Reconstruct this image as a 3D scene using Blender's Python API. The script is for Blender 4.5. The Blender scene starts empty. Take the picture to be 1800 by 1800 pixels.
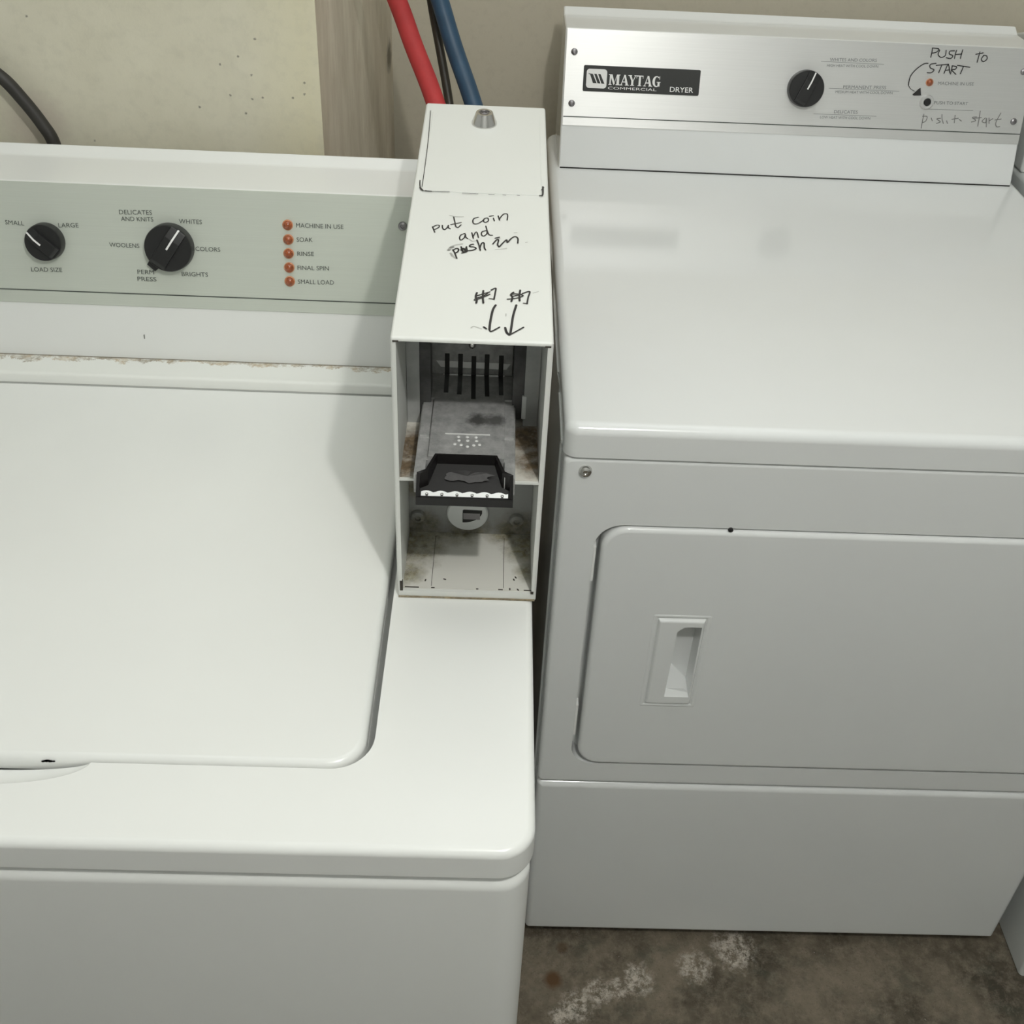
import bpy, bmesh, math, random
from mathutils import Vector, Matrix
random.seed(7)
sc = bpy.context.scene
COL = sc.collection

# ---------------------------------------------------------------- camera
cam_d = bpy.data.cameras.new('camera'); cam = bpy.data.objects.new('camera', cam_d); COL.objects.link(cam)
def _rx(a): return Matrix.Rotation(a, 4, 'X')
def _rz(a): return Matrix.Rotation(a, 4, 'Z')
FPX, PPX, PPY = (1928.65747, 914.70589, 804.97097)
cam.matrix_world = Matrix.Translation((-0.07341, -0.86559, 1.49661)) @ _rz(math.radians(-2.01161)) @ _rx(math.pi/2+math.radians(-36.37448)) @ _rz(math.radians(3.14411))
cam_d.sensor_width = 36; cam_d.sensor_fit = 'HORIZONTAL'; cam_d.lens = FPX*36/1800
cam_d.shift_x = (900-PPX)/1800; cam_d.shift_y = (PPY-900)/1800
cam_d.clip_start = .02; cam_d.clip_end = 30
sc.camera = cam

# ---------------------------------------------------------------- light and exposure
w = bpy.data.worlds.new('world'); sc.world = w; w.use_nodes = True
w.node_tree.nodes['Background'].inputs[0].default_value = (.9, .95, 1, 1)
w.node_tree.nodes['Background'].inputs[1].default_value = .02
def lamp(name, kind, loc, power, col, **kw):
    l = bpy.data.lights.new(name, kind); l.energy = power; l.color = col
    for k, v in kw.items(): setattr(l, k, v)
    o = bpy.data.objects.new(name, l); o.location = loc; COL.objects.link(o); return o
lamp('ceiling_bulb_light', 'POINT', (.184, -.902, 2.05), 20.5, (1, .99, .955), shadow_soft_size=.022)
# soft area fill added below the ceiling to lift the ambient light
lamp('ceiling_fill_light', 'AREA', (-.15, .28, 2.17), 5.5, (.94, .98, 1), shape='RECTANGLE', size=1.5, size_y=1.0)
sc.view_settings.view_transform = 'Standard'; sc.view_settings.look = 'None'
sc.view_settings.exposure = .25; sc.view_settings.gamma = 1; sc.view_settings.use_curve_mapping = False

# ---------------------------------------------------------------- materials
def nm(name):
    m = bpy.data.materials.new(name); m.use_nodes = True
    nt = m.node_tree; return m, nt, nt.nodes['Principled BSDF']
def node(nt, t, **kw):
    n = nt.nodes.new(t)
    for k, v in kw.items(): setattr(n, k, v)
    return n
def noise(nt, scale, detail=4, rough=.6, stretch=None, vec=None):
    n = node(nt, 'ShaderNodeTexNoise'); n.inputs['Scale'].default_value = scale
    n.inputs['Detail'].default_value = detail; n.inputs['Roughness'].default_value = rough
    g = node(nt, 'ShaderNodeNewGeometry') if vec is None else None
    src = g.outputs['Position'] if g else vec
    if stretch:
        mp = node(nt, 'ShaderNodeMapping'); mp.inputs['Scale'].default_value = stretch
        nt.links.new(src, mp.inputs[0]); src = mp.outputs[0]
    nt.links.new(src, n.inputs['Vector']); return n.outputs['Fac']
def ramp(nt, fac, *stops):
    r = node(nt, 'ShaderNodeValToRGB'); e = r.color_ramp.elements
    while len(e) < len(stops): e.new(.5)
    for el, (p, c) in zip(e, stops):
        el.position = p; el.color = (*c, 1) if len(c) == 3 else c
    nt.links.new(fac, r.inputs[0]); return r.outputs[0]
def gray(nt, fac, a, b): return ramp(nt, fac, (a, (0, 0, 0)), (b, (1, 1, 1)))
def mix(nt, fac, a, b, blend='MIX'):
    m = node(nt, 'ShaderNodeMix', data_type='RGBA', blend_type=blend)
    if isinstance(fac, (int, float)): m.inputs[0].default_value = fac
    else: nt.links.new(fac, m.inputs[0])
    for i, v in ((6, a), (7, b)):
        if isinstance(v, tuple): m.inputs[i].default_value = (*v, 1)
        else: nt.links.new(v, m.inputs[i])
    return m.outputs[2]
def math_(nt, op, a, b=None, clamp=False):
    m = node(nt, 'ShaderNodeMath', operation=op, use_clamp=clamp)
    for i, v in ((0, a), (1, b)):
        if v is None: continue
        if isinstance(v, (int, float)): m.inputs[i].default_value = v
        else: nt.links.new(v, m.inputs[i])
    return m.outputs[0]
def blob(nt, p, r, wob=.5, scale=40):
    """soft patch of wear around a point of the place, with a ragged edge"""
    g = node(nt, 'ShaderNodeNewGeometry'); d = node(nt, 'ShaderNodeVectorMath', operation='DISTANCE')
    nt.links.new(g.outputs['Position'], d.inputs[0]); d.inputs[1].default_value = p
    v = math_(nt, 'DIVIDE', d.outputs['Value'], r)
    v = math_(nt, 'ADD', v, math_(nt, 'MULTIPLY', math_(nt, 'SUBTRACT', noise(nt, scale, 6, .7), .5), wob*2))
    return gray(nt, math_(nt, 'SUBTRACT', 1, v, True), .05, .6)
def bump(nt, b, fac, strength, dist=.001):
    n = node(nt, 'ShaderNodeBump'); n.inputs['Strength'].default_value = strength; n.inputs['Distance'].default_value = dist
    nt.links.new(fac, n.inputs['Height']); nt.links.new(n.outputs[0], b.inputs['Normal'])
def simple(name, col, rough=.5, metal=0, coat=0, spec=.5, var=0, vscale=30):
    m, nt, b = nm(name)
    b.inputs['Base Color'].default_value = (*col, 1); b.inputs['Roughness'].default_value = rough
    b.inputs['Metallic'].default_value = metal; b.inputs['Coat Weight'].default_value = coat
    b.inputs['Specular IOR Level'].default_value = spec
    if var:
        n = noise(nt, vscale, 5)
        nt.links.new(mix(nt, gray(nt, n, .35, .7), tuple(c*(1-var) for c in col), tuple(min(1, c*(1+var)) for c in col)), b.inputs['Base Color'])
    return m
def enamel(name, col, rough=.24):
    m, nt, b = nm(name)
    n = noise(nt, 6, 3)
    nt.links.new(mix(nt, gray(nt, n, .3, .75), tuple(c*.975 for c in col), col), b.inputs['Base Color'])
    b.inputs['Roughness'].default_value = rough
    bump(nt, b, noise(nt, 420, 2), .03, .0004)
    return m
WHITE = enamel('white_enamel', (.80, .81, .785), .25)
DWHITE = enamel('dryer_white_enamel', (.785, .80, .79), .11)
NWHITE = enamel('neighbour_enamel', (.66, .68, .66), .35)
METER = enamel('meter_paint', (.70, .71, .675), .42)
BLACK = simple('black_plastic', (.014, .014, .014), .38)
BLACKG = simple('glossy_black_plastic', (.010, .009, .009), .3, spec=.35)
INK = simple('printed_ink', (.07, .08, .07), .6)
INKL = simple('pale_printed_ink', (.22, .23, .225), .6)
MARKER = simple('black_marker', (.022, .02, .02), .5)
PENCIL = simple('pencil', (.20, .20, .19), .6)
SMUDGE = simple('marker_smudge', (.50, .50, .47), .6)
WLINE = simple('white_line', (.86, .86, .84), .5)
CHROME = simple('chrome', (.66, .65, .63), .16, .96)
SCREWM = simple('screw_steel', (.30, .29, .30), .38, 1)
DARKM = simple('dark_steel', (.10, .10, .10), .5, .5, var=.4)
GAPM = simple('dark_gap', (.03, .03, .028), .8)
AMBER = simple('amber_lens', (.34, .080, .022), .2, coat=.6, var=.35, vscale=260)
AMBERR = simple('orange_rim', (.60, .25, .12), .4)
REDH = simple('red_rubber', (.43, .042, .042), .65, spec=.3, var=.12)
BLUEH = simple('blue_rubber', (.020, .058, .105), .5, var=.15)
BLKH = simple('black_rubber', (.028, .026, .022), .55, var=.2)
BRNH = simple('brown_black_cable', (.030, .025, .016), .5, var=.3)
PLATEB = simple('nameplate_black', (.025, .026, .024), .45)
BRIGHTM = simple('bright_metal', (.80, .80, .79), .3, .2)
LOCKW = simple('lock_face_white', (.72, .74, .73), .35)

def brushed(name, col, rough, aniso, metal=1):
    m, nt, b = nm(name)
    b.inputs['Base Color'].default_value = (*col, 1); b.inputs['Metallic'].default_value = metal
    b.inputs['Roughness'].default_value = rough; b.inputs['Anisotropic'].default_value = aniso
    t = node(nt, 'ShaderNodeCombineXYZ'); t.inputs[1].default_value = .2447; t.inputs[2].default_value = .9696
    nt.links.new(t.outputs[0], b.inputs['Tangent'])
    n = noise(nt, 60, 4, .7, stretch=(.04, 14, 14))
    nt.links.new(mix(nt, gray(nt, n, .3, .7), tuple(c*.95 for c in col), col), b.inputs['Base Color'])
    return m
BRUSH = brushed('brushed_aluminium', (.78, .78, .765), .42, .75, .6)
WPANEL = brushed('grey_green_panel', (.60, .635, .565), .5, .4, .2)

# worn metal of the coin slide
def slide_mat():
    m, nt, b = nm('worn_zinc')
    n = noise(nt, 90, 6, .7); n2 = noise(nt, 300, 3)
    c = mix(nt, gray(nt, n, .35, .7), (.34, .34, .335), (.56, .56, .55))
    c = mix(nt, blob(nt, (-.084, -.125, .988), .012, .6, 160), c, (.10, .10, .095))
    c = mix(nt, blob(nt, (-.070, -.125, .988), .012, .6, 160), c, (.14, .14, .135))
    nt.links.new(c, b.inputs['Base Color'])
    b.inputs['Metallic'].default_value = .35; b.inputs['Roughness'].default_value = .4
    bump(nt, b, n2, .25, .0006); return m
ZINC = slide_mat()
def dirty(name, base, dirt, spots, amount=(.5, .68)):
    m, nt, b = nm(name)
    n = noise(nt, 55, 8, .75)
    mask = None
    for p, r in spots:
        bl = blob(nt, p, r, .45, 70)
        mask = bl if mask is None else math_(nt, 'MAXIMUM', mask, bl)
    f = math_(nt, 'MULTIPLY', mask, gray(nt, n, amount[0]-.26, amount[1]-.08))
    c = mix(nt, f, base, mix(nt, gray(nt, noise(nt, 160, 5), .4, .65), dirt, tuple(x*1.9 for x in dirt)))
    nt.links.new(c, b.inputs['Base Color']); b.inputs['Roughness'].default_value = .55
    return m
SHELFM = dirty('grimy_shelf_paint', (.62, .60, .54), (.105, .075, .045),
    [((-.136, -.135, .966), .036), ((-.040, -.120, .966), .03), ((-.140, -.165, .966), .022), ((-.036, -.150, .966), .026)], (.42, .6))
TRAYM = dirty('stained_tray_paint', (.66, .65, .60), (.16, .145, .09),
    [((-.142, -.12, .845), .04), ((-.034, -.115, .845), .034), ((-.032, -.15, .845), .02), ((-.143, -.155, .845), .022), ((-.10, -.098, .845), .026), ((-.06, -.098, .845), .022), ((-.12, -.10, .845), .02)], (.45, .66))
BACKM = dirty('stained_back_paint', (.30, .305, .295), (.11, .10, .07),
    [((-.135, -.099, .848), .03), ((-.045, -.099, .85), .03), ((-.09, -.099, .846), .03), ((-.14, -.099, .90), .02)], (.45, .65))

def ledge_mat():
    m, nt, b = nm('ledge_enamel')
    g = node(nt, 'ShaderNodeNewGeometry'); s = node(nt, 'ShaderNodeSeparateXYZ'); nt.links.new(g.outputs['Position'], s.inputs[0])
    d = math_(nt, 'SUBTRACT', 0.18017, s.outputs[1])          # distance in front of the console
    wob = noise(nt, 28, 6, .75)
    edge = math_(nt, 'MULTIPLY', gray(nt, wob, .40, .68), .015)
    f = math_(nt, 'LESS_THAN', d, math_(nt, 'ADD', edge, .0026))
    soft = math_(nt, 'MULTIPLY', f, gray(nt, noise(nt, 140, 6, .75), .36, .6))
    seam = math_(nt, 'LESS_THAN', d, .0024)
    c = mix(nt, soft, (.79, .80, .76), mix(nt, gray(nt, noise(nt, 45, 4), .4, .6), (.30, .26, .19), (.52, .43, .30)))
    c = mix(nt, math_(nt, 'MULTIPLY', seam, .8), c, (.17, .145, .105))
    nt.links.new(c, b.inputs['Base Color']); b.inputs['Roughness'].default_value = .3
    return m
LEDGE = ledge_mat()

def wall_cream():
    m, nt, b = nm('cream_wall_paint')
    n = noise(nt, 3.2, 5, .65); n2 = noise(nt, 60, 6, .7)
    c = mix(nt, gray(nt, n, .35, .68), (.61, .58, .455), (.70, .67, .54))
    g = node(nt, 'ShaderNodeNewGeometry'); s = node(nt, 'ShaderNodeSeparateXYZ'); nt.links.new(g.outputs['Position'], s.inputs[0])
    e = math_(nt, 'SUBTRACT', 1, math_(nt, 'MULTIPLY', math_(nt, 'ABSOLUTE', math_(nt, 'ADD', s.outputs[0], .29)), 14), True)
    c = mix(nt, math_(nt, 'MULTIPLY', e, .5), c, (.66, .61, .40))             # yellowed paint along the corner
    c = mix(nt, math_(nt, 'MULTIPLY', gray(nt, n2, .48, .8), .3), c, (.42, .41, .33))
    c = mix(nt, blob(nt, (-.60, .365, 1.04), .045, .4, 90), c, (.60, .545, .45))      # bare patch under the cord
    for x, z in [(-0.34367, 1.14284), (-0.36379, 1.1234), (-0.35131, 1.10357), (-0.2932, 1.09754), (-0.37691, 1.07998), (-0.35293, 1.07698), (-0.34108, 1.0792), (-0.30715, 1.08024), (-0.41293, 1.06538), (-0.36164, 1.06027), (-0.29411, 1.08485), (-0.38455, 1.1137), (-0.5381, 1.02097), (-0.58581, 1.15601)]:
        c = mix(nt, math_(nt, 'MULTIPLY', blob(nt, (x, .365, z), .0018, 1.0, 420), .75), c, (.13, .12, .10))
    nt.links.new(c, b.inputs['Base Color']); b.inputs['Roughness'].default_value = .75
    bump(nt, b, n2, .2, .002); return m
def wall_stain():
    m, nt, b = nm('stained_plaster')
    n = noise(nt, 9, 6, .65, stretch=(1, 1.3, .34)); n2 = noise(nt, 40, 5, .7, stretch=(1, 1, .3))
    c = mix(nt, gray(nt, n, .36, .64), (.52, .455, .345), (.72, .66, .53))
    c = mix(nt, math_(nt, 'MULTIPLY', gray(nt, n2, .52, .74), .45), c, (.42, .34, .23))
    c = mix(nt, blob(nt, (-.246, .84, .99), .03, .5, 60), c, (.20, .175, .13))
    nt.links.new(c, b.inputs['Base Color']); b.inputs['Roughness'].default_value = .8
    bump(nt, b, n2, .3, .003); return m
def wall_beige():
    m, nt, b = nm('beige_wall_paint')
    n = noise(nt, 2.4, 5, .6); n2 = noise(nt, 70, 5, .7)
    c = mix(nt, gray(nt, n, .3, .7), (.55, .505, .40), (.575, .535, .43))
    c = mix(nt, math_(nt, 'MULTIPLY', gray(nt, n2, .5, .8), .3), c, (.38, .345, .27))
    nt.links.new(c, b.inputs['Base Color']); b.inputs['Roughness'].default_value = .75
    bump(nt, b, n2, .15, .002); return m
def concrete():
    m, nt, b = nm('stained_concrete')
    n = noise(nt, 7, 8, .7); n2 = noise(nt, 45, 8, .8); n3 = noise(nt, 160, 4, .7)
    c = mix(nt, gray(nt, n, .38, .62), (.060, .050, .034), (.215, .178, .128))
    c = mix(nt, math_(nt, 'MULTIPLY', gray(nt, noise(nt, 16, 6, .7, stretch=(1, 1.5, 1)), .52, .68), .6), c, (.085, .09, .065))
    c = mix(nt, math_(nt, 'MULTIPLY', gray(nt, n2, .47, .68), .75), c, (.29, .24, .18))
    c = mix(nt, math_(nt, 'MULTIPLY', gray(nt, n3, .58, .72), .7), c, (.040, .032, .022))
    c = mix(nt, gray(nt, n3, .665, .72), c, (.40, .36, .30))
    c = mix(nt, blob(nt, (.0405, -.0631, 0), .017, .35, 60), c, (.115, .062, .026))     # rust spots
    c = mix(nt, math_(nt, 'MULTIPLY', blob(nt, (.0548, -.0151, 0), .012, .5, 60), .7), c, (.095, .062, .032))
    for p, r in (((.159, -.0606, 0), .03), ((.049, -.117, 0), .018), ((.0692, -.101, 0), .03), ((.1018, -.0804, 0), .025), ((.2421, -.0406, 0), .03), ((.3034, -.0138, 0), .04), ((.13, -.075, 0), .02)):
        f = math_(nt, 'MULTIPLY', blob(nt, p, r, .7, 70), gray(nt, noise(nt, 75, 8, .85), .45, .57))
        c = mix(nt, f, c, (.60, .54, .46))                                              # flaking mineral crust
    nt.links.new(c, b.inputs['Base Color']); b.inputs['Roughness'].default_value = .85
    bump(nt, b, math_(nt, 'ADD', n2, math_(nt, 'MULTIPLY', n3, .4)), .6, .004); return m

# ---------------------------------------------------------------- mesh helpers
ROOTLOC = {}
def obj(name, bm, mats, parent=None, smooth=38):
    me = bpy.data.meshes.new(name)
    bmesh.ops.recalc_face_normals(bm, faces=bm.faces[:])
    bm.to_mesh(me); bm.free()
    for m in (mats if isinstance(mats, (list, tuple)) else [mats]): me.materials.append(m)
    return link(name, me, parent, smooth)
def link(name, me, parent=None, smooth=38):
    o = bpy.data.objects.new(name, me); COL.objects.link(o)
    if smooth:
        me.polygons.foreach_set('use_smooth', [True]*len(me.polygons)); me.set_sharp_from_angle(angle=math.radians(smooth))
    if parent:
        o.parent = parent; o.matrix_parent_inverse = Matrix.Translation(-Vector(ROOTLOC[parent.name])); ROOTLOC[o.name] = ROOTLOC[parent.name]
        if parent.type == 'MESH': o.matrix_parent_inverse = Matrix.Identity(4)
    else: ROOTLOC[o.name] = (0, 0, 0)
    return o
def thing(name, label, cat, loc, group=None):
    o = bpy.data.objects.new(name, None); COL.objects.link(o); o.location = loc; o.empty_display_size = .1
    o['label'] = label; o['category'] = cat
    if group: o['group'] = group
    ROOTLOC[o.name] = loc; return o
def tag(o, label, cat, group=None):
    o['label'] = label; o['category'] = cat
    if group: o['group'] = group
    return o
def struct(o): o['kind'] = 'structure'; return o
def rrect(a0, a1, b0, b1, r, n=7):
    r = max(r, 1e-4); pts = []
    for cx, cy, s in ((a1-r, b1-r, 0), (a0+r, b1-r, 90), (a0+r, b0+r, 180), (a1-r, b0+r, 270)):
        for i in range(n+1):
            t = math.radians(s+90*i/n); pts.append((cx+r*math.cos(t), cy+r*math.sin(t)))
    return pts
def loft(bm, loops, cap=True):
    rings = [[bm.verts.new(p) for p in l] for l in loops]
    n = len(rings[0])
    for A, B in zip(rings, rings[1:]):
        for i in range(n): bm.faces.new((A[i], A[(i+1) % n], B[(i+1) % n], B[i]))
    if cap: bm.faces.new(rings[0][::-1]); bm.faces.new(rings[-1])
    return rings
UP = Matrix.Identity(4)
FRONT = Matrix(((1, 0, 0, 0), (0, 0, -1, 0), (0, 1, 0, 0), (0, 0, 0, 1)))       # local z looks out towards -Y
def slab(bm, a0, a1, b0, b1, c0, c1, rc=.01, re=.004, M=UP, n=7, m=5, base_re=0):
    """rounded-corner slab whose c1 face has a rolled edge"""
    L = []
    def lp(ins, c): return [M @ Vector((x, y, c)) for x, y in rrect(a0+ins, a1-ins, b0+ins, b1-ins, max(rc-ins, .0004), n)]
    if base_re:
        for i in range(m+1):
            t = math.pi/2*(1-i/m); L.append(lp(base_re*(1-math.cos(t)), c0+base_re*(1-math.sin(t))))
    else: L.append(lp(0, c0))
    for i in range(m+1):
        t = math.pi/2*i/m; L.append(lp(re*(1-math.cos(t)), c1-re*(1-math.sin(t))))
    loft(bm, L)
def box(bm, x0, x1, y0, y1, z0, z1, bev=0):
    g = bmesh.ops.create_cube(bm, size=1)['verts']
    for v in g: v.co = Vector(((x0+x1)/2+v.co.x*(x1-x0), (y0+y1)/2+v.co.y*(y1-y0), (z0+z1)/2+v.co.z*(z1-z0)))
    if bev:
        es = list({e for v in g for e in v.link_edges})
        bmesh.ops.bevel(bm, geom=es, offset=bev, segments=2, profile=.6, affect='EDGES')
def prism(bm, pts, M, c0, c1, bev=0, segs=2):
    """polygon in a frame, extruded from c0 to c1 along the frame's normal"""
    A = [bm.verts.new(M @ Vector((x, y, c0))) for x, y in pts]; B = [bm.verts.new(M @ Vector((x, y, c1))) for x, y in pts]
    n = len(pts); fs = [bm.faces.new(A[::-1]), bm.faces.new(B)]
    for i in range(n): fs.append(bm.faces.new((A[i], A[(i+1) % n], B[(i+1) % n], B[i])))
    if bev:
        es = list({e for f in fs for e in f.edges})
        bmesh.ops.bevel(bm, geom=es, offset=bev, segments=segs, profile=.6, affect='EDGES')
def lathe(bm, prof, M, n=40):
    rings = [[bm.verts.new(M @ Vector((r*math.cos(2*math.pi*i/n), r*math.sin(2*math.pi*i/n), c))) for i in range(n)] for r, c in prof]
    for A, B in zip(rings, rings[1:]):
        for i in range(n): bm.faces.new((A[i], A[(i+1) % n], B[(i+1) % n], B[i]))
    bm.faces.new(rings[0][::-1]); bm.faces.new(rings[-1])
def tube(bm, pts, r, n=16, sub=10, rf=None):
    P = spline([Vector(p) for p in pts], sub); rings = []
    up = Vector((0, 1, 0))
    for i, p in enumerate(P):
        t = (P[min(i+1, len(P)-1)]-P[max(i-1, 0)]).normalized()
        a = t.cross(up).normalized(); b = a.cross(t)
        rr = r*(rf(i/(len(P)-1)) if rf else 1)
        rings.append([p+a*rr*math.cos(2*math.pi*k/n)+b*rr*math.sin(2*math.pi*k/n) for k in range(n)])
    loft(bm, rings)
def spline(P, sub=8):
    if len(P) < 3: return [P[0].lerp(P[-1], i/4) for i in range(5)]
    out = []
    for i in range(len(P)-1):
        p0, p1, p2, p3 = P[max(i-1, 0)], P[i], P[i+1], P[min(i+2, len(P)-1)]
        for k in range(sub):
            t = k/sub
            out.append(.5*((2*p1)+(p2-p0)*t+(2*p0-5*p1+4*p2-p3)*t*t+(3*p1-p0-3*p2+p3)*t**3))
    return out+[P[-1]]
def frame(F):
    O, u, v, n = [Vector(x) for x in F]
    return Matrix(((u.x, v.x, n.x, O.x), (u.y, v.y, n.y, O.y), (u.z, v.z, n.z, O.z), (0, 0, 0, 1)))
FR = {'FD': [(0.0, 0.666972, 0.955362), (1.0, 0.0, 0.0), (0.0, 0.244727, 0.969592), (0.0, -0.969592, 0.244727)], 'FW': [(0.0, 0.197496, 0.901489), (1.0, 0.0, 0.0), (0.0, 0.244727, 0.969592), (0.0, -0.969592, 0.244727)], 'FT': [(0.0, -0.177765, 1.093647), (1.0, 0.0, 0.0), (0.0, 0.996176, 0.087364), (0.0, -0.087364, 0.996176)]}
MD, MW, MT = frame(FR['FD']), frame(FR['FW']), frame(FR['FT'])
def at(M, u, v, c=0): return M @ Matrix.Translation((u, v, c))
def strokes(bm, M, S, c=.00025):
    for w_, P in S:
        Q = spline([Vector((u, v)) for u, v in P], 6)
        c += .000004
        for a, b in zip(Q, Q[1:]):
            d = (b-a)
            if d.length < 1e-7: continue
            p = Vector((-d.y, d.x)).normalized()*w_/2
            bm.faces.new([bm.verts.new(M @ Vector((*x, c))) for x in (a-p, b-p, b+p, a+p)])
        for a in Q:
            bm.faces.new([bm.verts.new(M @ Vector((a.x+w_/2*math.cos(k*math.pi/4), a.y+w_/2*math.sin(k*math.pi/4), c+.000002))) for k in range(8)])
def letters(bm, M, s, L, R, h, c=.0003, fit=True, bold=0):
    cu = bpy.data.curves.new('t', 'FONT'); cu.body = s; cu.size = 1; cu.offset = bold; cu.resolution_u = 3
    o = bpy.data.objects.new('t', cu); COL.objects.link(o)
    dg = bpy.context.evaluated_depsgraph_get(); me = bpy.data.meshes.new_from_object(o.evaluated_get(dg))
    xs = [v.co.x for v in me.vertices]; ys = [v.co.y for v in me.vertices]
    x0, x1 = min(xs), max(xs); y0, y1 = min(ys), max(ys)
    L, R = Vector(L), Vector(R); W = (R-L).length; a = math.atan2(R.y-L.y, R.x-L.x); mid = (L+R)/2
    sx, sy = W/(x1-x0), h/(y1-y0)
    X = M @ Matrix.Translation((mid.x, mid.y, c)) @ Matrix.Rotation(a, 4, 'Z') @ Matrix.Diagonal((sx, sy, 1, 1)) @ Matrix.Translation((-(x0+x1)/2, -(y0+y1)/2, 0))
    me.transform(X); bm.from_mesh(me)
    bpy.data.objects.remove(o); bpy.data.meshes.remove(me); bpy.data.curves.remove(cu)
def boolean(o, cutters):
    """cut the given closed meshes out of an object's mesh"""
    for cb in cutters:
        bmesh.ops.recalc_face_normals(cb, faces=cb.faces[:])
        me = bpy.data.meshes.new('c'); cb.to_mesh(me); cb.free(); co = bpy.data.objects.new('c', me); COL.objects.link(co)
        md = o.modifiers.new('b', 'BOOLEAN'); md.operation = 'DIFFERENCE'; md.object = co; md.solver = 'EXACT'
        bpy.context.view_layer.update()
        new = bpy.data.meshes.new_from_object(o.evaluated_get(bpy.context.evaluated_depsgraph_get()))
        o.modifiers.remove(md); old = o.data; o.data = new; bpy.data.meshes.remove(old); bpy.data.objects.remove(co); bpy.data.meshes.remove(me)
    me = o.data; me.polygons.foreach_set('use_smooth', [True]*len(me.polygons)); me.set_sharp_from_angle(angle=math.radians(35))
def screw(name, M, r, parent, mat=SCREWM):
    bm = bmesh.new()
    lathe(bm, [(r, 0), (r, r*.18), (r*.86, r*.5), (r*.55, r*.66), (r*.42, r*.68), (r*.36, r*.4), (r*.01, r*.4)], M, 24)
    return obj(name, bm, mat, parent)

# ---------------------------------------------------------------- sizes found for the two machines
H, HW, ZL = 0.89961, 0.83774, 0.83774+.008          # dryer top, washer top, washer's rear ledge
DW = .681                                       # dryer width
YC, YWC = 0.64965, 0.18017                       # foot of each control console
PROF = [(0, 0), (0.01733, 0.05575), (0.04897, 0.18113), (0.12195, 0.17965), (0.13881, 0.18814)]                                 # console side profile (depth, height)
Z0, ZS, ZT = 0.02101, 0.35477, 0.86302
XW, YF, ZW1 = -0.03221, -0.42624, 0.80729
XWL = XW-.65

# ================================================================ the room
RX0, RX1, RY0, RY1, RZ = -1.55, 1.95, -2.1, .872, 2.2
bm = bmesh.new(); box(bm, RX0-.1, RX1+.1, RY0-.1, RY1+.1, -.1, 0); struct(obj('floor', bm, concrete(), smooth=0))
CEIL = simple('ceiling_white', (.78, .80, .78), .8, var=.03, vscale=3)
ROOMW = simple('room_wall_paint', (.74, .76, .755), .8, var=.04, vscale=3)
bm = bmesh.new(); box(bm, RX0-.1, RX1+.1, RY0-.1, RY1+.1, RZ, RZ+.1); struct(obj('ceiling', bm, CEIL, smooth=0))
bm = bmesh.new(); box(bm, RX0-.1, RX1+.1, RY1, RY1+.1, 0, RZ); struct(obj('wall_back', bm, wall_beige(), smooth=0))
bm = bmesh.new(); box(bm, RX0-.1, RX0, RY0, RY1, 0, RZ); struct(obj('wall_left', bm, ROOMW, smooth=0))
bm = bmesh.new(); box(bm, RX1, RX1+.1, RY0, RY1, 0, RZ); struct(obj('wall_right', bm, ROOMW, smooth=0))
bm = bmesh.new(); box(bm, RX0-.1, RX1+.1, RY0-.1, RY0, 0, RZ); struct(obj('wall_front', bm, ROOMW, smooth=0))
# the cream wall that stands forward behind the washer; its return runs back to the beige wall
bm = bmesh.new()
pts = [(RX0, .365), (-.2760, .365), (-.2445, RY1), (RX0, RY1)]
A = [bm.verts.new((x, y, 0)) for x, y in pts]; B = [bm.verts.new((x, y, RZ)) for x, y in pts]
for i in range(4):
    f = bm.faces.new((A[i], A[(i+1) % 4], B[(i+1) % 4], B[i])); f.material_index = 1 if i == 1 else 0
bm.faces.new(A[::-1]); bm.faces.new(B)
struct(obj('wall_projection', bm, [wall_cream(), wall_stain()], smooth=0))

# ================================================================ helpers shared by the machines
def console(name, x0, x1, yb, zb, mat, parent, d=None):
    B = PROF
    pts = [(yb+B[0][0], zb), (yb+B[1][0], zb+B[1][1]), (yb+B[2][0], zb+B[2][1]), (yb+B[3][0], zb+B[3][1]), (yb+B[4][0], zb+B[4][1]), (yb+B[4][0]+.004, zb+B[4][1]-.006), (yb+B[4][0]+.006, zb)]
    bm = bmesh.new()
    A_ = [bm.verts.new((x0, y, z)) for y, z in pts]; B_ = [bm.verts.new((x1, y, z)) for y, z in pts]; n = len(pts)
    fs = [bm.faces.new(A_), bm.faces.new(B_[::-1])]
    for i in range(n): fs.append(bm.faces.new((A_[i], B_[i], B_[(i+1) % n], A_[(i+1) % n])))
    bmesh.ops.recalc_face_normals(bm, faces=bm.faces[:])
    es = [e for e in bm.edges if not (abs(e.verts[0].co.z-zb) < 1e-5 and abs(e.verts[1].co.z-zb) < 1e-5)]
    bmesh.ops.bevel(bm, geom=es, offset=.0028, segments=3, profile=.5, affect='EDGES')
    return obj(name, bm, mat, parent)
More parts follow.
